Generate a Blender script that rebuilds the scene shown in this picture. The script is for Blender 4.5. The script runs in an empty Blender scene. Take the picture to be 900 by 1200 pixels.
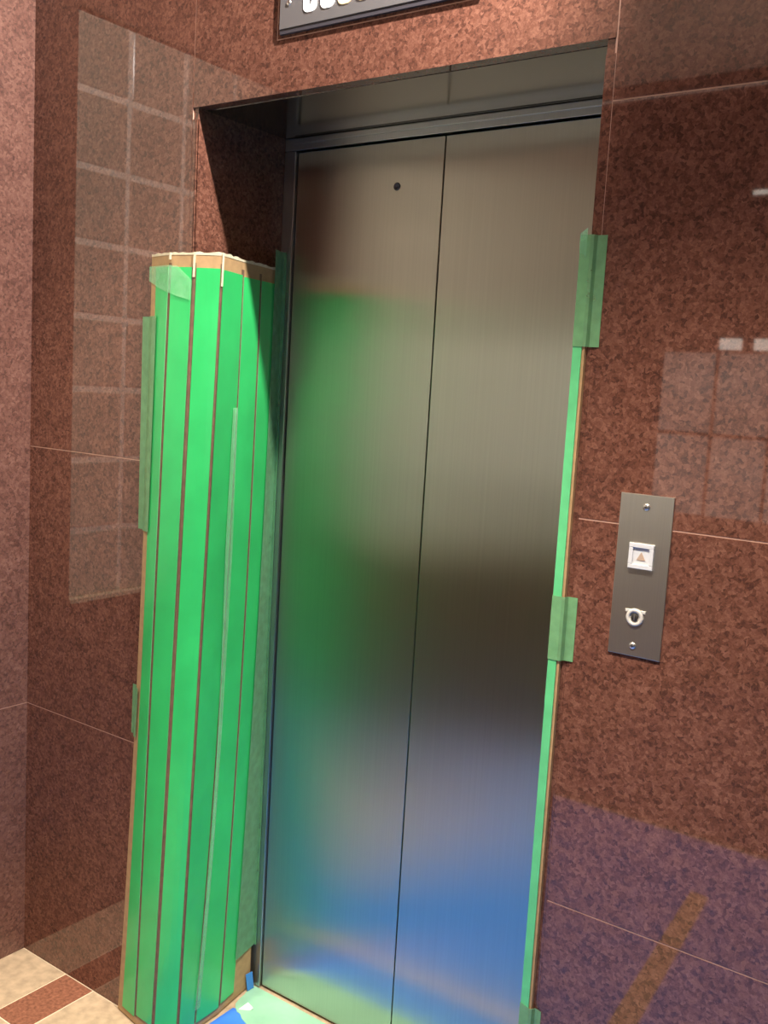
import bpy, bmesh, math, random
from mathutils import Vector, Matrix
random.seed(7)
S = bpy.context.scene
COL = S.collection

# ------------------------------------------------------------------ dimensions (metres)
H = 2.13        # opening height
W = 0.924       # opening width
D = 0.281       # depth of the opening
AX = -0.571     # left wall plane
YB = -2.0       # back wall plane
XR = 2.75       # right wall plane
ZC = 3.4        # ceiling
JZ = [0.69, 1.366, 2.034, 2.70]     # stone joints

# ------------------------------------------------------------------ materials
def new_mat(name):
    m = bpy.data.materials.new(name); m.use_nodes = True
    nt = m.node_tree; nt.nodes.clear()
    out = nt.nodes.new('ShaderNodeOutputMaterial')
    b = nt.nodes.new('ShaderNodeBsdfPrincipled')
    nt.links.new(b.outputs[0], out.inputs[0])
    return m, nt, b, out

def simple(name, col, rough=0.5, metal=0.0, ior=1.5, noise=0.0, nscale=40, bump=0.0, coat=0.0):
    m, nt, b, out = new_mat(name)
    b.inputs['Base Color'].default_value = (*col, 1)
    b.inputs['Roughness'].default_value = rough
    b.inputs['Metallic'].default_value = metal
    b.inputs['IOR'].default_value = ior
    b.inputs['Coat Weight'].default_value = coat
    b.inputs['Coat Roughness'].default_value = 0.12
    if noise or bump:
        tc = nt.nodes.new('ShaderNodeTexCoord')
        n = nt.nodes.new('ShaderNodeTexNoise'); n.inputs['Scale'].default_value = nscale
        n.inputs['Detail'].default_value = 4
        nt.links.new(tc.outputs['Object'], n.inputs['Vector'])
        if noise:
            r = nt.nodes.new('ShaderNodeValToRGB')
            r.color_ramp.elements[0].position = 0.3; r.color_ramp.elements[1].position = 0.7
            r.color_ramp.elements[0].color = tuple(c * (1 - noise) for c in col) + (1,)
            r.color_ramp.elements[1].color = tuple(min(1, c * (1 + noise)) for c in col) + (1,)
            nt.links.new(n.outputs['Fac'], r.inputs['Fac'])
            nt.links.new(r.outputs['Color'], b.inputs['Base Color'])
        if bump:
            bp = nt.nodes.new('ShaderNodeBump'); bp.inputs['Strength'].default_value = bump
            bp.inputs['Distance'].default_value = 0.002
            nt.links.new(n.outputs['Fac'], bp.inputs['Height'])
            nt.links.new(bp.outputs['Normal'], b.inputs['Normal'])
    return m

def granite(name, dark, mid, light, rough=0.03, ior=1.8, scale=105, gain=1.0):
    m, nt, b, out = new_mat(name)
    tc = nt.nodes.new('ShaderNodeTexCoord')
    # distort the lookup a little so that the grains are irregular
    dn = nt.nodes.new('ShaderNodeTexNoise'); dn.inputs['Scale'].default_value = 90; dn.inputs['Detail'].default_value = 2
    nt.links.new(tc.outputs['Object'], dn.inputs['Vector'])
    mixv = nt.nodes.new('ShaderNodeMix'); mixv.data_type = 'VECTOR'
    mixv.inputs['Factor'].default_value = 0.012
    nt.links.new(tc.outputs['Object'], mixv.inputs['A']); nt.links.new(dn.outputs['Color'], mixv.inputs['B'])
    v = nt.nodes.new('ShaderNodeTexVoronoi'); v.inputs['Scale'].default_value = scale
    nt.links.new(mixv.outputs['Result'], v.inputs['Vector'])
    sep = nt.nodes.new('ShaderNodeSeparateColor'); nt.links.new(v.outputs['Color'], sep.inputs[0])
    v2 = nt.nodes.new('ShaderNodeTexVoronoi'); v2.inputs['Scale'].default_value = scale * 2.3
    nt.links.new(mixv.outputs['Result'], v2.inputs['Vector'])
    sep2 = nt.nodes.new('ShaderNodeSeparateColor'); nt.links.new(v2.outputs['Color'], sep2.inputs[0])
    n = nt.nodes.new('ShaderNodeTexNoise'); n.inputs['Scale'].default_value = 22; n.inputs['Detail'].default_value = 5
    nt.links.new(tc.outputs['Object'], n.inputs['Vector'])
    def math_(op, a, bb):
        q = nt.nodes.new('ShaderNodeMath'); q.operation = op
        for i, s in enumerate((a, bb)):
            if isinstance(s, (int, float)): q.inputs[i].default_value = s
            else: nt.links.new(s, q.inputs[i])
        return q.outputs[0]
    f = math_('ADD', math_('MULTIPLY', sep.outputs[0], 0.42), math_('MULTIPLY', sep2.outputs[0], 0.23))
    f = math_('ADD', f, math_('MULTIPLY', n.outputs['Fac'], 0.42))
    r = nt.nodes.new('ShaderNodeValToRGB'); cr = r.color_ramp
    cr.elements[0].position = 0.24; cr.elements[0].color = (*dark, 1)
    cr.elements[1].position = 0.92; cr.elements[1].color = (*light, 1)
    e = cr.elements.new(0.50); e.color = (*mid, 1)
    e = cr.elements.new(0.68); e.color = tuple(a * .65 + c * .35 for a, c in zip(mid, light)) + (1,)
    nt.links.new(f, r.inputs['Fac']); nt.links.new(r.outputs['Color'], b.inputs['Base Color'])
    b.inputs['Roughness'].default_value = rough
    b.inputs['IOR'].default_value = ior
    return m

def brushed(name, col, rough=0.3, aniso=0.85, stripe=260, metal=1.0):
    """stainless steel brushed vertically: highlights spread sideways; needs a UV map with u along x"""
    m, nt, b, out = new_mat(name)
    b.inputs['Metallic'].default_value = metal
    b.inputs['Roughness'].default_value = rough
    b.inputs['Anisotropic'].default_value = aniso
    t = nt.nodes.new('ShaderNodeTangent'); t.direction_type = 'UV_MAP'; t.uv_map = 'UVMap'
    nt.links.new(t.outputs[0], b.inputs['Tangent'])
    tc = nt.nodes.new('ShaderNodeTexCoord')
    mp = nt.nodes.new('ShaderNodeMapping'); mp.inputs['Scale'].default_value = (stripe, stripe, 2.0)
    nt.links.new(tc.outputs['Object'], mp.inputs['Vector'])
    n = nt.nodes.new('ShaderNodeTexNoise'); n.inputs['Scale'].default_value = 1.0; n.inputs['Detail'].default_value = 3
    nt.links.new(mp.outputs['Vector'], n.inputs['Vector'])
    r = nt.nodes.new('ShaderNodeValToRGB')
    r.color_ramp.elements[0].position = 0.3; r.color_ramp.elements[1].position = 0.7
    r.color_ramp.elements[0].color = tuple(c * .965 for c in col) + (1,)
    r.color_ramp.elements[1].color = tuple(min(1, c * 1.03) for c in col) + (1,)
    nt.links.new(n.outputs['Fac'], r.inputs['Fac']); nt.links.new(r.outputs['Color'], b.inputs['Base Color'])
    return m

def tape_mat(name, col, alpha, rough=0.35):
    m, nt, b, out = new_mat(name)
    b.inputs['Base Color'].default_value = (*col, 1)
    b.inputs['Roughness'].default_value = rough
    tr = nt.nodes.new('ShaderNodeBsdfTransparent')
    mx = nt.nodes.new('ShaderNodeMixShader')
    tc = nt.nodes.new('ShaderNodeTexCoord')
    n = nt.nodes.new('ShaderNodeTexNoise'); n.inputs['Scale'].default_value = 45; n.inputs['Detail'].default_value = 3
    nt.links.new(tc.outputs['Object'], n.inputs['Vector'])
    mr = nt.nodes.new('ShaderNodeMapRange')
    mr.inputs['From Min'].default_value = 0.3; mr.inputs['From Max'].default_value = 0.7
    mr.inputs['To Min'].default_value = max(0, alpha - .1); mr.inputs['To Max'].default_value = min(1, alpha + .1)
    nt.links.new(n.outputs['Fac'], mr.inputs['Value']); nt.links.new(mr.outputs[0], mx.inputs[0])
    nt.links.new(tr.outputs[0], mx.inputs[1]); nt.links.new(b.outputs[0], mx.inputs[2])
    nt.links.new(mx.outputs[0], out.inputs[0])
    return m

def emit(name, col, strength):
    m, nt, b, out = new_mat(name)
    b.inputs['Base Color'].default_value = (*col, 1)
    b.inputs['Emission Color'].default_value = (*col, 1)
    b.inputs['Emission Strength'].default_value = strength
    b.inputs['Roughness'].default_value = 0.2
    return m

def glass_block_mat(name, col, strength):
    m, nt, b, out = new_mat(name)
    tc = nt.nodes.new('ShaderNodeTexCoord')
    n = nt.nodes.new('ShaderNodeTexNoise'); n.inputs['Scale'].default_value = 7; n.inputs['Detail'].default_value = 2
    nt.links.new(tc.outputs['Object'], n.inputs['Vector'])
    r = nt.nodes.new('ShaderNodeValToRGB')
    r.color_ramp.elements[0].position = 0.3; r.color_ramp.elements[1].position = 0.7
    r.color_ramp.elements[0].color = tuple(c * .6 for c in col) + (1,)
    r.color_ramp.elements[1].color = (*col, 1)
    nt.links.new(n.outputs['Fac'], r.inputs['Fac'])
    b.inputs['Base Color'].default_value = (*[c * .5 for c in col], 1)
    nt.links.new(r.outputs['Color'], b.inputs['Emission Color'])
    b.inputs['Emission Strength'].default_value = strength
    b.inputs['Roughness'].default_value = 0.15
    return m

GR_RED = granite('red_granite', (.060, .026, .019), (.128, .052, .034), (.235, .108, .074), scale=160, ior=1.6)
GR_RED_LIT = granite('red_granite_lit', (.084, .040, .032), (.158, .073, .055), (.27, .143, .108), rough=.3, ior=1.5, scale=160)  # same red granite, stronger lamp light put into a lighter colour
GR_TILE = simple('brown_granite_tile', (.25, .105, .062), .25, noise=.35, nscale=120)
CAULK = simple('pale_joint', (.50, .30, .22), .6)
GREEN_EDGE = simple('pale_green_cut_edge', (.16, .52, .22), .5)
GROUT = simple('pale_grout', (.72, .60, .42), .7)
BEIGE = simple('beige_stone_tile', (.47, .36, .235), .4, noise=.22, nscale=38)
STEEL = brushed('brushed_steel', (.56, .55, .49), rough=.30, aniso=.985)
STEEL_FRAME = brushed('frame_steel', (.50, .52, .53), rough=.36, aniso=.6)
PLATE = brushed('plate_steel', (.58, .555, .49), rough=.33, aniso=.85, stripe=600, metal=.9)
SOFFIT = simple('dark_soffit_metal', (.25, .235, .23), .16, metal=1.0)
BLACK = simple('black_gap', (.01, .01, .011), .8)
PLASTER = simple('cream_plaster', (.66, .52, .44), .85)
CEIL = simple('white_ceiling', (.74, .67, .60), .9)
GREEN = simple('green_plastic', (.030, .50, .125), .33, noise=.10, nscale=9, coat=.25)
CARD = simple('tan_cardboard', (.40, .255, .12), .7, noise=.12, nscale=60)
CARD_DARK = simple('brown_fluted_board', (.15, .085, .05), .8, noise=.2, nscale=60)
PAPER = simple('torn_paper', (.62, .55, .38), .8, noise=.12, nscale=90)
TAPE = tape_mat('green_tape', (.19, .43, .20), .62)
TAPE_STEEL = tape_mat('green_tape_on_steel', (.16, .42, .21), .60)
TAPE_CLEAR = tape_mat('clear_green_tape', (.30, .72, .38), .32, .2)
TAPE_SOLID = simple('opaque_green_tape', (.11, .52, .21), .35, noise=.1, nscale=30)
BLUE = simple('blue_sheet', (.045, .20, .72), .42, noise=.16, nscale=14, bump=.4)
BLUE_TAPE = simple('blue_tape', (.045, .22, .62), .5)
MINT = simple('pale_green_film', (.28, .55, .38), .25, noise=.14, nscale=9, bump=.3)
TAN_TAPE = simple('tan_tape', (.58, .40, .22), .5, noise=.1, nscale=30)
WHITE_FILM = simple('white_film', (.80, .88, .82), .4)
CHROME = simple('chrome', (.72, .70, .66), .32, metal=1.0)
CLEAR = simple('clear_button_plastic', (.60, .62, .63), .10)
RING = simple('clear_ring', (.55, .53, .48), .25)
ARROW = simple('tan_arrow', (.46, .34, .25), .4)
SLOT = simple('dark_slot', (.03, .025, .02), .4)
SIGN_PLATE = simple('grey_sign_metal', (.24, .235, .24), .35, metal=.6)
SIGN_EDGE = simple('dark_sign_edge', (.04, .036, .045), .5)
LIT_WHITE = emit('lit_white', (1, .97, .90), 1.6)
LIT_AMBER = emit('lit_amber', (1, .66, .30), 1.6)
BLOCK = glass_block_mat('glass_block', (.66, .62, .49), .44)
MORTAR = simple('white_mortar', (.86, .78, .66), .7)
PANE2 = glass_block_mat('frosted_pane', (.80, .74, .66), 1.25)
PANE3 = glass_block_mat('dim_frosted_pane', (.70, .66, .55), .75)
LAMP = emit('lamp_disc', (1, .86, .70), 6)
BRIGHT = emit('bright_transom', (1, .92, .80), 5)

# ------------------------------------------------------------------ helpers
class MB:
    def __init__(s): s.bm = bmesh.new(); s.mats = []
    def mi(s, m):
        if m not in s.mats: s.mats.append(m)
        return s.mats.index(m)
    def box(s, x0, x1, y0, y1, z0, z1, m, bevel=0.0):
        r = bmesh.ops.create_cube(s.bm, size=1)
        vs = r['verts']
        for v in vs:
            v.co = Vector((x0 + (v.co.x + .5) * (x1 - x0), y0 + (v.co.y + .5) * (y1 - y0), z0 + (v.co.z + .5) * (z1 - z0)))
        fs = set(f for v in vs for f in v.link_faces)
        for f in fs: f.material_index = s.mi(m)
        if bevel:
            es = list(set(e for v in vs for e in v.link_edges))
            rr = bmesh.ops.bevel(s.bm, geom=es, offset=bevel, segments=2, affect='EDGES', profile=.5)
            for f in rr['faces']: f.material_index = s.mi(m)
        return s
    def grid(s, P, nu, nv, m):
        """quad sheet through P(i, j)"""
        vs = [[s.bm.verts.new(P(i, j)) for j in range(nv)] for i in range(nu)]
        for i in range(nu - 1):
            for j in range(nv - 1):
                f = s.bm.faces.new((vs[i][j], vs[i + 1][j], vs[i + 1][j + 1], vs[i][j + 1])); f.material_index = s.mi(m)
        return vs
    def slab(s, P0, P1, nu, nv, m, m_edge=None):
        """closed slab between two sheets: P0 outer, P1 inner"""
        a = s.grid(P0, nu, nv, m); b = s.grid(P1, nu, nv, m)
        k = s.mi(m_edge or m)
        def q(*v):
            f = s.bm.faces.new(v); f.material_index = k
        for i in range(nu - 1):
            q(a[i + 1][0], a[i][0], b[i][0], b[i + 1][0]); q(a[i][-1], a[i + 1][-1], b[i + 1][-1], b[i][-1])
        for j in range(nv - 1):
            q(a[0][j], a[0][j + 1], b[0][j + 1], b[0][j]); q(a[-1][j + 1], a[-1][j], b[-1][j], b[-1][j + 1])
        return s
    def prism(s, pts, y0, y1, m):
        """polygon in x-z extruded along y"""
        a = [s.bm.verts.new((x, y0, z)) for x, z in pts]; b = [s.bm.verts.new((x, y1, z)) for x, z in pts]
        fs = [s.bm.faces.new(a), s.bm.faces.new(b[::-1])]
        n = len(pts)
        for i in range(n): fs.append(s.bm.faces.new((a[i], b[i], b[(i + 1) % n], a[(i + 1) % n])))
        for f in fs: f.material_index = s.mi(m)
        return s
    def flat(s, pts, z0, z1, m):
        """polygon in x-y extruded along z"""
        a = [s.bm.verts.new((x, y, z0)) for x, y in pts]; b = [s.bm.verts.new((x, y, z1)) for x, y in pts]
        fs = [s.bm.faces.new(a), s.bm.faces.new(b[::-1])]
        n = len(pts)
        for i in range(n): fs.append(s.bm.faces.new((a[i], b[i], b[(i + 1) % n], a[(i + 1) % n])))
        for f in fs: f.material_index = s.mi(m)
        return s
    def lathe_y(s, cx, cz, prof, m, n=32):
        """rings (radius, y) about an axis along y, closed at the last ring when its radius is 0"""
        rings = []
        for r, y in prof:
            if r == 0: rings.append([s.bm.verts.new((cx, y, cz))])
            else: rings.append([s.bm.verts.new((cx + r * math.cos(2 * math.pi * k / n), y, cz + r * math.sin(2 * math.pi * k / n))) for k in range(n)])
        for a, b in zip(rings, rings[1:]):
            for k in range(n):
                l = (k + 1) % n
                if len(b) == 1: f = s.bm.faces.new((a[k], a[l], b[0]))
                elif len(a) == 1: f = s.bm.faces.new((a[0], b[l], b[k]))
                else: f = s.bm.faces.new((a[k], a[l], b[l], b[k]))
                f.material_index = s.mi(m); f.smooth = True
        return s
    def lathe_z(s, cx, cy, prof, m, n=32):
        rings = []
        for r, z in prof:
            if r == 0: rings.append([s.bm.verts.new((cx, cy, z))])
            else: rings.append([s.bm.verts.new((cx + r * math.cos(2 * math.pi * k / n), cy + r * math.sin(2 * math.pi * k / n), z)) for k in range(n)])
        for a, b in zip(rings, rings[1:]):
            for k in range(n):
                l = (k + 1) % n
                if len(b) == 1: f = s.bm.faces.new((a[k], a[l], b[0]))
                elif len(a) == 1: f = s.bm.faces.new((a[0], b[l], b[k]))
                else: f = s.bm.faces.new((a[k], a[l], b[l], b[k]))
                f.material_index = s.mi(m); f.smooth = True
        return s
    def build(s, name, parent=None, origin=None, uv=False, sharp=True):
        bm = s.bm
        bmesh.ops.recalc_face_normals(bm, faces=bm.faces[:])
        if uv:
            L = bm.loops.layers.uv.new('UVMap')
            for f in bm.faces:
                for l in f.loops: l[L].uv = (l.vert.co.x + l.vert.co.y * .31, l.vert.co.z)
        o0 = Vector(origin) if origin else (Vector(parent.get('o', (0, 0, 0))) if parent else Vector((0, 0, 0)))
        for v in bm.verts: v.co -= o0
        me = bpy.data.meshes.new(name); bm.to_mesh(me); bm.free()
        for m in s.mats: me.materials.append(m)
        o = bpy.data.objects.new(name, me); COL.objects.link(o)
        o['o'] = list(o0)
        if parent: o.parent = parent
        else: o.location = o0
        return o

def thing(name, label, cat, loc, group=None):
    o = bpy.data.objects.new(name, None); COL.objects.link(o)
    o.empty_display_size = .05
    o.location = loc; o['label'] = label; o['category'] = cat; o['o'] = list(loc)
    if group: o['group'] = group
    return o
def tag(o, label, cat, kind=None, group=None):
    o['label'] = label; o['category'] = cat
    if kind: o['kind'] = kind
    if group: o['group'] = group
    return o
def struct(o, label, cat='wall'): return tag(o, label, cat, 'structure')

# ------------------------------------------------------------------ room shell
G = .0012   # half width of a stone joint
def stone_wall(mb, x0, x1, zs, xs_break=()):
    """facade slabs in the plane y = 0, pale joints set back a hair between them"""
    xs = [x0] + list(xs_break) + [x1]
    for a, b in zip(xs, xs[1:]):
        for z0, z1 in zip(zs, zs[1:]):
            mb.box(a + (G if a != x0 else 0), b - (G if b != x1 else 0), 0, .03, z0 + (G if z0 > 0 else 0), z1 - G, GR_RED)
    mb.box(x0, x1, .0006, .09, zs[0], zs[-1], CAULK)
fz = [0] + JZ + [ZC]
fzl = [0, JZ[0], JZ[1], 2.70, ZC]
m = MB()
stone_wall(m, AX, -.014, fzl)                            # left of the opening
xr0 = W + .018
stone_wall(m, xr0, XR, fz, (xr0 + 1.2,))                # right of the opening
# lintel, one long slab with a cut-out for the sign
sx0, sx1, sz0, sz1 = .220, .704, 2.2325, 2.44
def lint(x0, x1, z0, z1): m.box(x0, x1, 0, .03, z0, z1, GR_RED)
lx0, lx1 = -.014 + 2 * G, xr0 - 2 * G
lint(lx0, sx0 - G, H, 2.70); lint(sx1 + G, lx1, H, 2.70)
lint(sx0 - G, sx1 + G, H, sz0 - G); lint(sx0 - G, sx1 + G, sz1 + G, 2.70)
lint(sx0 + G, sx1 - G, sz0 + G, sz1 - G)
lint(lx0, lx1, 2.70 + 2 * G, ZC)
m.box(-.014, xr0, .0006, .09, H + .031, ZC, CAULK)
for xj, zj in ((-.014, 0), (xr0, 1.80)): m.box(xj - .0035, xj + .0005, .0008, .029, zj, H + .04, CAULK)
m.box(xr0 - .0035, xr0 + .0005, .0008, .029, 0, 1.80, GR_RED)
struct(m.build('wall_front'), 'polished red granite wall around the elevator opening')

m = MB()   # left jamb lining: edge visible on the facade, a small quirk, then the face
m.box(-.0125, -.0035, 0, .03, 0, H - .024, GR_RED)
m.box(-.0035, -.0015, .004, .03, 0, H - .024, SLOT)
m.box(-.014, 0, .004, D + .06, 0, H + .002, GR_RED)
m.box(-.0015, 0, 0, .006, 0, H - .024, GR_RED)
struct(m.build('trim_1'), 'red granite lining of the left side of the elevator opening', 'trim')
m = MB()
m.box(W, W + .0168, 0, .03, 0, H - .024, GR_RED)
m.box(W, W + .018, .003, D + .06, 0, H + .002, GR_RED)
struct(m.build('trim_2'), 'red granite lining strip along the right side of the elevator opening', 'trim')
m = MB()
m.box(-.0005, W + .0005, .0305, D + .06, H - .001, H + .03, SOFFIT)
struct(m.build('trim_3'), 'dark metal underside of the lintel above the elevator doors', 'trim')

m = MB()   # left wall with its window opening
wy0, wy1, wz0, wz1 = -1.90, -.125, .935, 2.478
def lw(y0, y1, z0, z1): m.box(AX - .10, AX, y0, y1, z0, z1, GR_RED_LIT)
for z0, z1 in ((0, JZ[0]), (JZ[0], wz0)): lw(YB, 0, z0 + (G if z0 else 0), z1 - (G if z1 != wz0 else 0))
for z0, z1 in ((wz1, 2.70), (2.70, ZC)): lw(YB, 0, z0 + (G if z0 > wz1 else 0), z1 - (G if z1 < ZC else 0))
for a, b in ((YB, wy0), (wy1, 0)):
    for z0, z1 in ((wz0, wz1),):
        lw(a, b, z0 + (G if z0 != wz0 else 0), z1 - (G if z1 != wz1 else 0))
for z in (JZ[0], JZ[3]):
    if wz0 < z < wz1: m.box(AX - .09, AX - .0006, wy1 + .001, 0, z - G, z + G, CAULK); m.box(AX - .09, AX - .0006, YB, wy0 - .001, z - G, z + G, CAULK)
    else: m.box(AX - .09, AX - .0006, YB, 0, z - G, z + G, CAULK)
struct(m.build('wall_left'), 'red granite side wall, colour lightened for lamp light, with the glass block window')

m = MB()   # back wall
bx0, bx1, bz0, bz1 = .31, 1.52, 1.165, 1.81
def bw(x0, x1, z0, z1, mm=GR_RED): m.box(x0, x1, YB - .10, YB, z0, z1, mm)
cx0, cx1, cz0 = -.545, -.015, .87
bw(AX - .1, cx0, 0, 2.70); bw(cx1, bx0, 0, 2.70); bw(cx0, cx1, 0, cz0); bw(cx0, cx1, bz1, 2.70); bw(bx1, XR, 0, 2.70); bw(bx0, bx1, 0, bz0); bw(bx0, bx1, bz1, 2.70)
bw(AX - .1, XR, 2.70, ZC, PLASTER)
struct(m.build('wall_back'), 'granite wall behind the viewer facing the elevator')
m = MB(); m.box(XR, XR + .1, YB, .1, 0, ZC, GR_RED)
struct(m.build('wall_right'), 'granite wall closing the lobby on the right')
m = MB(); m.box(AX - .1, XR + .1, YB - .1, .1, ZC, ZC + .1, CEIL)
struct(m.build('ceiling'), 'white lobby ceiling', 'ceiling')

m = MB()   # floor: pale grout bed with stone tiles set into it
m.box(AX - .1, XR + .1, YB - .1, D + .12, -.08, -.0012, GROUT)
g = .0022
def tile(x0, x1, y0, y1, mm): m.box(x0 + g, x1 - g, y0 + g, y1 - g, -.02, 0, mm)
xt = AX - .002; y_row = -.211
seq = [.185, .112, .30, .112, .30, .112, .30, .112, .30, .112, .30, .112, .30, .112, .30, .112, .30]
for k, w_ in enumerate(seq):
    tile(xt, min(xt + w_, XR), y_row, -.0005, GR_TILE if k % 2 else BEIGE)
    xt += w_
y = y_row
while y > YB:
    x = AX - .002; y1_ = max(y - .41, YB)
    while x < XR:
        tile(x, min(x + .41, XR), y1_, y, BEIGE); x += .41
    y = y1_
m.box(0.001, W - .001, 0.002, D + .06, -.02, 0, BEIGE)
struct(m.build('floor'), 'beige stone tile floor with brown granite border tiles', 'floor')

# window of glass blocks in the left wall
m = MB(); m.box(AX - .09, AX - .026, wy0 + .001, wy1 - .001, wz0 + .001, wz1 - .001, MORTAR)
m.box(AX - .034, AX + .006, wy0 + .001, wy1 - .001, wz0 + .001, wz0 + .012, PAPER)
w1 = struct(m.build('window_1'), 'glass block window in the left granite wall', 'window')
m = MB(); bh = .1925
for i in range(9):
    for j in range(8):
        ya = -.115 - .198 * i; za = wz0 + .004 + bh * j
        if ya - .198 < wy0: continue
        m.box(AX - .04, AX - .0235, ya - .191, ya - .007 if i else wy1 - .004, za + .008, za + bh - .008, BLOCK, .004)
m.build('pane', w1)
# window in the back wall
m = MB()
FR = simple('grey_window_frame', (.10, .07, .06), .4)
m.box(bx0 + .001, bx1 - .001, YB - .08, YB - .03, bz0 + .001, bz1 - .001, FR)
w2 = struct(m.build('window_2'), 'frosted pane window in the wall behind the viewer', 'window')
m = MB()
for i in range(6):
    for j in range(2):
        xa = bx0 + .002 + .201 * i; za = bz0 + .003 + .296 * j
        m.box(xa + .008, xa + .193, YB - .035, YB - .022, za + .006, za + .288, PANE2)
m.build('pane', w2)
m = MB()
for i in range(8):
    xa = bx0 + .205 + .118 * i
    if xa + .075 < bx1: m.box(xa, xa + .075, YB - .035, YB - .022, bz1 - .045, bz1 - .006, BRIGHT)
m.build('transom_pane', w2)

m = MB(); m.box(cx0 + .001, cx1 - .001, YB - .08, YB - .03, cz0 + .001, bz1 - .001, FR)
w3 = struct(m.build('window_3'), 'narrow frosted window in the wall behind the viewer, beside the side wall', 'window')
m = MB()
for i in range(2):
    for j in range(4):
        xa = cx0 + .004 + .262 * i; za = cz0 + .004 + .234 * j
        m.box(xa + .010, xa + .250, YB - .035, YB - .022, za + .010, za + .224, PANE3)
m.build('pane', w3)

# ------------------------------------------------------------------ elevator doors and frame
m = MB()
m.box(0.0005, .034, D, D + .05, .002, H - .031, STEEL_FRAME, .0012)
m.box(W - .071, W - .0005, D, D + .05, .002, H - .031, STEEL_FRAME, .0012)
m.box(0.0005, W - .0005, D, D + .05, H - .030, H - .0015, STEEL_FRAME, .0012)
m.box(.03, W - .001, D - .004, D, H - .016, H - .004, STEEL_FRAME, .001)
m.box(.034, W - .071, D + .03, D + .055, .002, H - .03, BLACK)
struct(m.build('trim_4', uv=True), 'steel frame around the elevator doors', 'trim')
m = MB(); m.box(.0375, .4425, D + .007, D + .026, .008, H - .0345, STEEL, .001)
d1 = struct(m.build('door_1', uv=True), 'left leaf of the brushed steel elevator doors, with a small key hole near its top', 'door')
m = MB(); m.lathe_y(.325, 2.0, [(.0085, D + .008), (.0085, D + .0055), (.0070, D + .005), (.0048, D + .005), (.0044, D + .0062), (0, D + .0062)], simple('key_hole_bronze', (.10, .09, .10), .45, metal=.6), 24)
m.build('key_hole', d1)
m = MB(); m.box(.4458, .851, D + .007, D + .026, .008, H - .0345, STEEL, .001)
struct(m.build('door_2', uv=True), 'right leaf of the brushed steel elevator doors, plain', 'door')

# ------------------------------------------------------------------ left corner guard
FOLD = [(1, -0.010, 0.000, -0.0172, 0.0598, -0.1670), (1, -0.022, -0.001, -0.0018, 0.0304, -0.0913),
        (1, -0.027, 0.008, -0.0048, 0.0334, -0.0238), (1, -0.010, 0.014, -0.0033, 0.0253, 0.0410),
        (0, 0.034, 0.008, -0.0175, 0.0622, 0.0506), (0, 0.032, 0.002, -0.0150, 0.0502, 0.1352),
        (0, 0.022, 0.000, -0.0148, 0.0518, 0.1947)]
def fold(i, z):
    ax, v, k, a, b, c = FOLD[i]
    f = a * z * z + b * z + c; p = v + k * z
    return Vector((f, p)) if ax == 1 else Vector((p, f))
def ring(z):
    F = [fold(i, z) for i in range(7)]
    d = (F[1] - F[0]).normalized(); F[0] = F[0] - d * .004
    e = Vector((.012, .268)) if F[6].y < .262 else F[6] + Vector((-.004, .004))
    return F + [e]
def pnt(s, z, off):
    """point at strip position s (0..7) and height z, off metres outward"""
    F = ring(z); i = min(int(s), len(F) - 2); t = s - i
    p = F[i].lerp(F[i + 1], t)
    def nrm(k):
        d = (F[k + 1] - F[k]).normalized(); return Vector((d.y, -d.x))
    n = nrm(i)
    if t < .5 and i > 0: n = n.lerp(nrm(i - 1), (.5 - t)).normalized()
    if t > .5 and i < len(F) - 2: n = n.lerp(nrm(i + 1), (t - .5)).normalized()
    q = p + n * off
    return Vector((q.x, q.y, z))
NV = 26
ZT, ZB = 1.825, .004
guard = thing('corner_guard', 'tall cardboard corner guard with bright green strips wrapped around the left side of the opening', 'corner guard', (0, -.01, 0))
m = MB()
ss = [0, .5, 1, 1.5, 2, 2.5, 3, 3.5, 4, 4.5, 5, 5.5, 6, 7]
zz = [ZB + (ZT - ZB) * j / (NV - 1) for j in range(NV)]
m.slab(lambda i, j: pnt(ss[i], zz[j], 0), lambda i, j: pnt(ss[i], zz[j], -.0045), len(ss), NV, CARD, CARD)
m.build('backing_board', guard)
ends = [(1.797, .022), (1.796, .030), (1.795, .020), (1.793, .016), (1.790, .022), (1.790, .028)]
for i in range(6):
    zt, zb = ends[i]
    za = [zb + (zt - zb) * j / (NV - 1) for j in range(NV)]
    def w0(z): return (fold(i + 1, z) - fold(i, z)).length
    gl = [.021, .0046, .0055, .0044, .0034, .0042][i]; gr = [.0044, .0055, .0044, .0034, .0042, .001][i]
    def P(u, j, off, i=i, za=za, gl=gl, gr=gr):
        z = za[j]; L = (fold(i + 1, z) - fold(i, z)).length
        t = gl / L + (1 - (gl + gr) / L) * u / 4
        return pnt(i + t, z, off + .0006 * math.sin(math.pi * u / 4) + .0006)
    m = MB()
    m.slab(lambda u, j: P(u, j, .0016), lambda u, j: P(u, j, .0), 5, NV, GREEN, GREEN_EDGE)
    m.build('strip', guard)
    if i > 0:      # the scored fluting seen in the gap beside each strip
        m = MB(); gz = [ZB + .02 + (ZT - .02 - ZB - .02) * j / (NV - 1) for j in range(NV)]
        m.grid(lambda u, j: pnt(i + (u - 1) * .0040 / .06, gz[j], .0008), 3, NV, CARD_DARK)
        m.build('score_line', guard)
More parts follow.
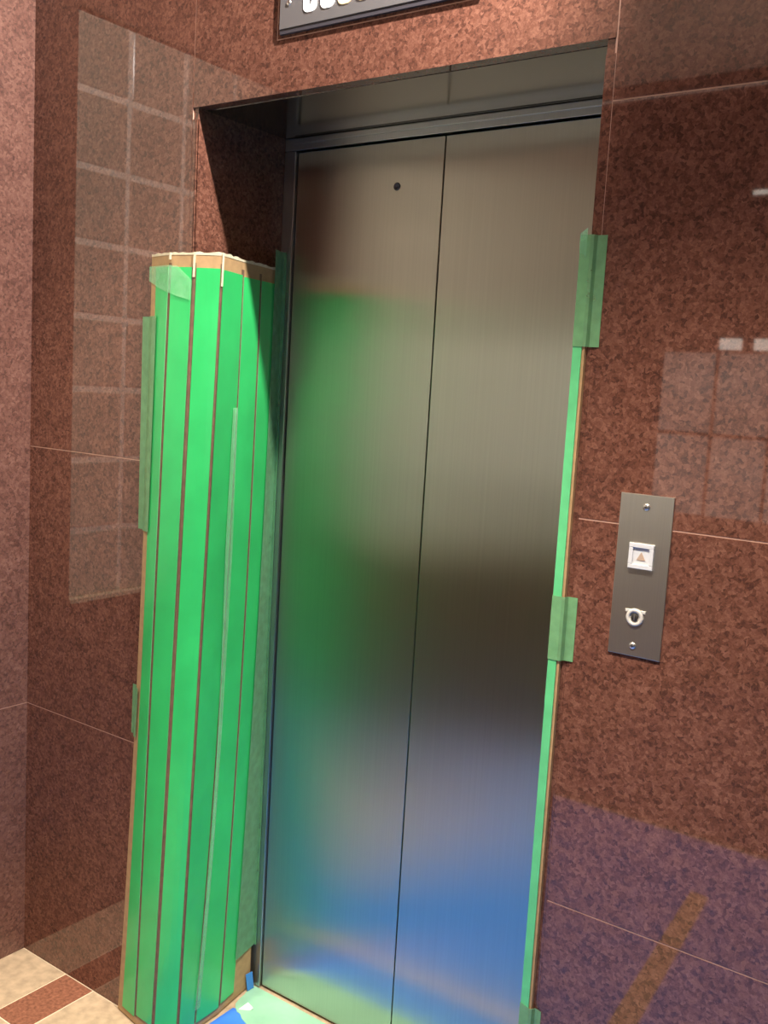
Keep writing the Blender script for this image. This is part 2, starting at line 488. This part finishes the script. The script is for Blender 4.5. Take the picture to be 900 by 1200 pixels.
# torn paper along the top edge and down the scored lines
m = MB()
st = [k / 6 for k in range(0, 37)]
jag = [random.uniform(0, .004) for _ in st]
m.slab(lambda i, j: pnt(st[i], (ZT - .003, ZT + .001 + jag[i])[j], .0009), lambda i, j: pnt(st[i], (ZT - .003, ZT + .001 + jag[i])[j], -.0058), len(st), 2, PAPER)
for s_, zl in ((1, 1.812), (2, 1.775), (3, 1.758)):
    m.slab(lambda u, j: pnt(s_ + (-.030, .030)[u], (zl, ZT + .002)[j], .0042), lambda u, j: pnt(s_ + (-.030, .030)[u], (zl, ZT + .002)[j], .0004), 2, 2, PAPER)
m.build('torn_edge', guard)['label'] = 'torn cream paper along the top edge'
# tape: patch over the two first strips at the top
m = MB()
sp = [0.0, .3, .6, 1.0, 1.36, 1.93]; lo = [1.769, 1.760, 1.751, 1.742, 1.735, 1.726]; hi = [1.800, 1.800, 1.800, 1.800, 1.798, 1.770]
m.slab(lambda i, j: pnt(sp[i], lo[i] + (hi[i] - lo[i]) * j / 3, .0056), lambda i, j: pnt(sp[i], lo[i] + (hi[i] - lo[i]) * j / 3, .0048), 6, 4, TAPE_CLEAR)
m.build('tape', guard)['label'] = 'translucent green tape patch over the top left strips'
# tape flange holding the left edge to the granite
def flange(z0, z1, xo0, xo1, reach):
    m = MB(); n = 12
    zs = [z0 + (z1 - z0) * j / (n - 1) for j in range(n)]
    def P(i, j, o):
        z = zs[j]; f = ring(z)[0]; xo = xo0 + (xo1 - xo0) * j / (n - 1)
        if i == 0: return Vector((xo, -.0008 - o, z))
        if i == 1: return Vector((f.x - .006, -.0012 - o, z))
        if i == 2: q = pnt(.02, z, .0012); return Vector((q.x - .003 - o, q.y + .001 - o, z))
        return pnt(reach * (i - 2) / 2 + .02, z, .0054 + o)
    m.slab(lambda i, j: P(i, j, .0006), lambda i, j: P(i, j, 0), 5, n, TAPE)
    return m.build('tape', guard)
flange(1.208, 1.692, -.151, -.154, .42)['label'] = 'long translucent tape holding the left edge to the granite'
flange(.715, .835, -.157, -.155, .2)['label'] = 'short tape lower down on the left edge'
# wrinkled clear tape over the fold between the fourth and fifth strips
m = MB(); n = 40
zs = [.06 + (1.50 - .06) * j / (n - 1) for j in range(n)]
def wr(i, j, o):
    z = zs[j]; c = 3.97 + .10 * math.sin(z * 3.1) ; hw = .17 - .09 * abs(math.sin(z * 2.3 + .4))
    s_ = c + hw * (i - 4) / 4
    return pnt(s_, z, .0050 + o + (.0035 * math.exp(-((i - 4 - 1.4 * math.sin(z * 5)) / .8) ** 2)))
m.slab(lambda i, j: wr(i, j, .0005), lambda i, j: wr(i, j, 0), 9, n, TAPE_CLEAR)
o = m.build('tape', guard); o['label'] = 'long wrinkled clear tape over the middle fold'
for f in o.data.polygons: f.use_smooth = True
# tape from the right edge of the guard onto the steel frame
m = MB(); n = 16
zs = [.115 + (1.868 - .115) * j / (n - 1) for j in range(n)]
def rt(i, j, o):
    z = zs[j]; zq = min(z, ZT - .004)
    if i == 0: q = pnt(5.86, zq, .0052 + o); return Vector((q.x, q.y, z))
    if i == 1: q = pnt(6.9, zq, .0020 + o); return Vector((q.x, q.y, z))
    wd = .019 - .004 * (1 - j / (n - 1)) + .001 * math.sin(z * 19)
    return Vector(((.012, wd + .003)[i - 2], D - .0016 - o, z))
m.slab(lambda i, j: rt(i, j, .0005), lambda i, j: rt(i, j, 0), 4, n, TAPE_STEEL)
m.build('tape', guard)['label'] = 'long green tape holding the right edge to the steel door frame'

# ------------------------------------------------------------------ right edge guard
eg = thing('edge_guard', 'narrow green taped edge guard along the right side of the opening, seen edge-on', 'edge guard', (W, -.006, 0))
xa, xb = W - .0115, W + .0085
def lean(z): return .000
m = MB()
pr = [(xa + .003, -.0095), (xb, -.0095), (xb, -.0015), (W - .0005, -.0015), (W - .0005, .24), (xa + .003, .24)]
m.flat(pr, .004, 1.820, CARD); m.build('backing_board', eg)
m = MB()
m.flat([(xa, -.0122), (xb - .0045, -.0122), (xb - .0045, -.0098), (xa + .0028, -.0098), (xa + .0028, .235), (xa, .235)], .006, 1.818, TAPE_SOLID)
m.build('strip', eg)
def eg_tape(z0, z1, x1, dz, label, n=8):
    m = MB()
    xs = [xa - .0006, xb - .003, xb + .0012, xb + .004, x1 - .006, x1]; ys = [-.0129, -.0129, -.0104, -.0026, -.0013, -.0011]
    def P(i, j, o):
        z = z0 + (z1 - z0) * j / (n - 1) + dz * (xs[i] - xa) / (x1 - xa)
        return Vector((xs[i] + (o if 1 < i < 4 else 0), ys[i] - o, z))
    m.slab(lambda i, j: P(i, j, .0006), lambda i, j: P(i, j, 0), 6, n, TAPE)
    m.build('tape', eg)['label'] = label
eg_tape(1.648, 1.826, W + .029, .0, 'tape folded over the top end onto the granite')
eg_tape(1.122, 1.232, W + .029, .0, 'short piece of tape at waist height onto the granite')
eg_tape(.40, .492, W + .024, -.01, 'piece of tape low down onto the granite')
m = MB()
m.slab(lambda i, j: Vector((xa - .0012 + .0125 * i / 2, -.0136 - .0015 * (j == 1), (1.797 - .004 * i + .003 * (i % 2), 1.828 + .004 * i)[j])),
       lambda i, j: Vector((xa - .0012 + .0125 * i / 2, -.0128 - .0012 * (j == 1), (1.797 - .004 * i + .003 * (i % 2), 1.828 + .004 * i)[j])), 3, 2, TAPE_CLEAR)
m.build('tape', eg)['label'] = 'crumpled pale tape wrapped over the top end'

# ------------------------------------------------------------------ call panel
cp = thing('call_panel', 'steel elevator call panel with up button and key switch on the right granite wall', 'call panel', (1.058, 0, 1.154))
x0, x1, z0, z1 = 1.014, 1.102, 1.154, 1.418
m = MB(); m.box(x0, x1, -.0035, -.0002, z0, z1, PLATE, .0006); m.build('face_plate', cp, uv=True)
cx, cz, h = 1.0575, 1.319, .0205
def frame_y(m, cx, cz, ho, hi_, y0, y1, mm):
    m.box(cx - ho, cx + ho, y0, y1, cz + hi_, cz + ho, mm, .0008); m.box(cx - ho, cx + ho, y0, y1, cz - ho, cz - hi_, mm, .0008)
    m.box(cx - ho, cx - hi_, y0, y1, cz - hi_, cz + hi_, mm, .0008); m.box(cx + hi_, cx + ho, y0, y1, cz - hi_, cz + hi_, mm, .0008)
m = MB(); m.box(cx - h + .002, cx + h - .002, -.0062, -.0036, cz - h + .002, cz + h - .002, CLEAR, .001)
frame_y(m, cx, cz, h, .0135, -.0095, -.0036, CLEAR)
bt = m.build('call_button', cp)
m = MB(); m.prism([(cx - .0075, cz - .0065), (cx + .0075, cz - .0065), (cx, cz + .0070)], -.0070, -.0062, ARROW)
m.build('arrow', bt)['label'] = 'tan upward triangle'
kx, kz = 1.0552, 1.2185
m = MB(); m.lathe_y(kx, kz, [(.0145, -.0036), (.0145, -.0060), (.0125, -.0072), (.0095, -.0072), (.0085, -.0055), (.0085, -.0045), (0, -.0045)], RING)
m.box(kx - .0165, kx + .0175, -.0062, -.0036, kz + .0075, kz + .0125, RING, .0008)
ks = m.build('key_switch', cp)
m = MB(); m.lathe_y(kx, kz, [(.0060, -.0044), (.0060, -.0064), (.0052, -.0070), (0, -.0070)], SLOT)
m.box(kx - .0008, kx + .0008, -.0078, -.0068, kz - .004, kz + .004, CHROME)
m.build('key_slot', ks)
for sxx, szz in ((1.058, 1.3985), (1.0552, 1.1715)):
    m = MB(); m.lathe_y(sxx, szz, [(.0058, -.0036), (.0056, -.0048), (.0040, -.0060), (.0018, -.0064), (0, -.0064)], CHROME, 20)
    m.box(sxx - .0030, sxx + .0030, -.0067, -.0062, szz - .0005, szz + .0005, SLOT); m.box(sxx - .0005, sxx + .0005, -.0067, -.0062, szz - .003, szz + .003, SLOT)
    m.build('screw', cp)

# ------------------------------------------------------------------ sign over the doors
sg = thing('indicator_sign', 'grey metal sign with bright lit characters set in the granite lintel above the doors', 'sign', (.462, 0, 2.24))
m = MB(); m.box(.232, .688, -.0068, -.0004, 2.2385, 2.43, SIGN_EDGE)
m.build('sign_body', sg)
m = MB(); m.box(.232, .688, -.0085, -.0070, 2.2475, 2.43, SIGN_PLATE, .0006); m.build('face_plate', sg)
for k, xc in enumerate((.3095, .3525, .3945, .437)):
    hw, r, zb, th = .0165, .011, 2.2690, .0125
    pts = [(xc - hw, zb + .085)]
    pts += [(xc - hw + r - r * math.cos(a), zb + r - r * math.sin(a)) for a in [math.pi / 2 * q / 6 for q in range(7)]]
    pts += [(xc + hw - r + r * math.sin(a), zb + r - r * math.cos(a)) for a in [math.pi / 2 * q / 6 for q in range(7)]]
    pts += [(xc + hw, zb + .085), (xc + hw - th, zb + .085), (xc + hw - th, zb + th + .004), (xc + hw - th - .002, zb + th), (xc - hw + th + .002, zb + th), (xc - hw + th, zb + th + .004), (xc - hw + th, zb + .085)]
    m = MB(); m.prism(pts, -.0100, -.0086, LIT_WHITE if k < 2 else LIT_AMBER); m.build('character', sg)
m = MB(); m.lathe_y(.255, 2.2940, [(.0055, -.0086), (.005, -.0102), (.003, -.0110), (0, -.0110)], CHROME, 20); m.build('screw', sg)

# ------------------------------------------------------------------ floor coverings
m = MB()
n1 = 60
edge = [(-.085, YB + .03), (-.085, -.045), (.018, -.030), (.045, .020), (.041, .06), (.041, .178), (.080, .190), (.14, .180), (.20, .155), (W - .016, .150), (W - .016, -.020), (XR - .02, -.014), (XR - .02, YB + .03)]
m.flat(edge, .0002, .0014, BLUE)
tag(m.build('floor_sheet'), 'blue protective sheet covering the lobby floor in front of the doors', 'floor sheet')
m = MB()
pg = [(.0285, .215), (.036, .192), (.047, .181), (.060, .172), (.072, .171), (.088, .160), (.115, .151), (.18, .143), (.30, .141), (.45, .138), (.60, .141), (W - .018, .139), (W - .018, D - .002), (.040, D - .002), (.012, D - .004), (.016, .262), (.026, .235)]
m.flat(pg, .0016, .0026, MINT)
sf = tag(m.build('sill_film'), 'pale green film over the door sill, torn at its left corner', 'floor film')
m = MB(); m.slab(lambda i, j: Vector(((.058, .083)[i] + .004 * j, (.180, .196)[i] + (.030 if i == 0 else .006) * j, .0034 + .005 * j)),
                 lambda i, j: Vector(((.058, .083)[i] + .004 * j, (.180, .196)[i] + (.030 if i == 0 else .006) * j, .0028 + .005 * j)), 2, 2, WHITE_FILM)
m.build('torn_flap', sf)['label'] = 'white torn flap'
m = MB(); m.flat([(.020, -.020), (W - .02, -.020), (W - .02, -.062), (.020, -.064), (-.07, -.064), (-.07, -.05)], .0015, .0022, TAN_TAPE)
tag(m.build('floor_tape'), 'tan tape strip on the blue sheet, running along the door threshold', 'tape')
m = MB(); m.flat([(.735, -1.57), (.795, -1.57), (.865, -.74), (.80, -.74)], .0015, .0022, TAN_TAPE)
tag(m.build('floor_tape'), 'tan tape strip running across the blue sheet away from the granite wall', 'tape')
m = MB()
m.slab(lambda i, j: Vector(((.0088, .0105)[i] - .004 * j + .0012, .248 + .022 * i - .004 * j, .004 + .045 * j)), lambda i, j: Vector(((.0088, .0105)[i] - .004 * j, .248 + .022 * i - .004 * j, .004 + .045 * j)), 2, 2, BLUE_TAPE)
o = m.build('tape_scrap', None)
o.location = (.014, 0, 0)
tag(o, 'small blue tape scrap standing at the foot of the steel door frame', 'tape')

# ------------------------------------------------------------------ lamps (all above or behind the view)
def downlight(x, y, label):
    t = thing('ceiling_light', label, 'ceiling light', (x, y, ZC), 'ceiling downlights')
    m = MB(); m.lathe_z(x, y, [(.085, ZC - .001), (.083, ZC - .010), (.062, ZC - .012), (.058, ZC - .004)], CHROME); m.build('rim', t)
    m = MB(); m.lathe_z(x, y, [(.058, ZC - .004), (0, ZC - .004)], LAMP); m.build('lens', t)
def spot(name, loc, tgt, power, angle, blend, col, r=.03):
    l = bpy.data.lights.new(name, 'SPOT'); l.energy = power; l.spot_size = math.radians(angle); l.spot_blend = blend
    l.color = col; l.shadow_soft_size = r
    o = bpy.data.objects.new(name, l); COL.objects.link(o); o.location = loc
    o.rotation_euler = (Vector(tgt) - Vector(loc)).to_track_quat('-Z', 'Y').to_euler()
    return o
WARM = (1, .87, .74)
def point(name, loc, power, col, r):
    l = bpy.data.lights.new(name, 'POINT'); l.energy = power; l.color = col; l.shadow_soft_size = r
    o = bpy.data.objects.new(name, l); COL.objects.link(o); o.location = loc; return o
# an adjustable ceiling spot close to the elevator wall, turned towards the side wall
ws = thing('ceiling_spot', 'adjustable spot hanging below the ceiling by the elevator wall', 'ceiling light', (.98, -.275, ZC))
m = MB(); m.lathe_z(.98, -.275, [(.010, ZC - .001), (.010, 2.96), (.035, 2.95), (.040, 2.88), (.036, 2.875)], CHROME); m.build('housing', ws)
spot('lamp_near', (.98, -.262, 2.85), (-.571, .44, 1.85), 255, 110, .65, (1, .92, .85), .018)
downlight(1.25, -1.1, 'downlight in the middle of the lobby ceiling')
spot('lamp_middle', (1.25, -1.1, ZC - .03), (1.05, -.70, 0), 490, 60, .5, WARM, .05)
downlight(.05, -1.3, 'unseen downlight added to light the corner guard, nearest the glass block window')
spot('fill_guard', (.05, -1.3, ZC - .03), (.05, -.80, 0), 250, 74, .5, WARM, .05)  # extra lamp added to light the corner guard and nearby floor
wl = thing('wall_light', 'small bright light high on the wall behind the viewer', 'wall light', (.62, YB, 2.286))
m = MB(); m.box(.59, .65, YB + .001, YB + .03, 2.272, 2.300, CHROME, .003); m.build('housing', wl)
m = MB(); m.box(.596, .644, YB + .030, YB + .034, 2.279, 2.293, BRIGHT); m.build('lens', wl)
# area lights added as fill, with no fixture of their own
def area(name, loc, sx, sy, power, col):
    l = bpy.data.lights.new(name, 'AREA'); l.shape = 'RECTANGLE'; l.size = sx; l.size_y = sy; l.energy = power; l.color = col
    o = bpy.data.objects.new(name, l); COL.objects.link(o); o.location = loc; return o
o = area('fill_plaster', (1.05, YB + .42, 2.78), 3.0, .08, 14, WARM); o.rotation_euler = (math.radians(205), 0, 0)  # added fill, brightens the back plaster that the lintel mirrors
area('fill_ceiling', (1.3, -1.25, ZC - .02), 1.2, .9, 6, WARM)  # added weak overall fill just below the ceiling
w = bpy.data.worlds.new('World'); S.world = w; w.use_nodes = True
w.node_tree.nodes['Background'].inputs[0].default_value = (.02, .02, .022, 1)

# ------------------------------------------------------------------ camera
cam = bpy.data.cameras.new('camera'); co = bpy.data.objects.new('camera', cam); COL.objects.link(co)
R = Matrix(((0.8101182248842524, -0.11835259294552256, 0.5741960688244558), (0.5835184697503888, 0.06805702374866648, -0.8092431260002386), (0.05669794679309152, 0.9906366161522321, 0.1241951591967371)))
co.matrix_world = Matrix.Translation((1.622104808626675, -1.5193204689682167, 1.5622909043232063)) @ R.to_4x4()
cam.sensor_fit = 'VERTICAL'; cam.sensor_height = 36; cam.sensor_width = 27; cam.lens = 36 * 1156.04 / 1200
cam.clip_start = .02
S.camera = co
S.view_settings.view_transform = 'Standard'; S.view_settings.look = 'None'
S.view_settings.exposure = 0.0; S.view_settings.gamma = 1; S.view_settings.use_curve_mapping = False
S.cycles.max_bounces = 8; S.cycles.glossy_bounces = 5; S.cycles.transparent_max_bounces = 12
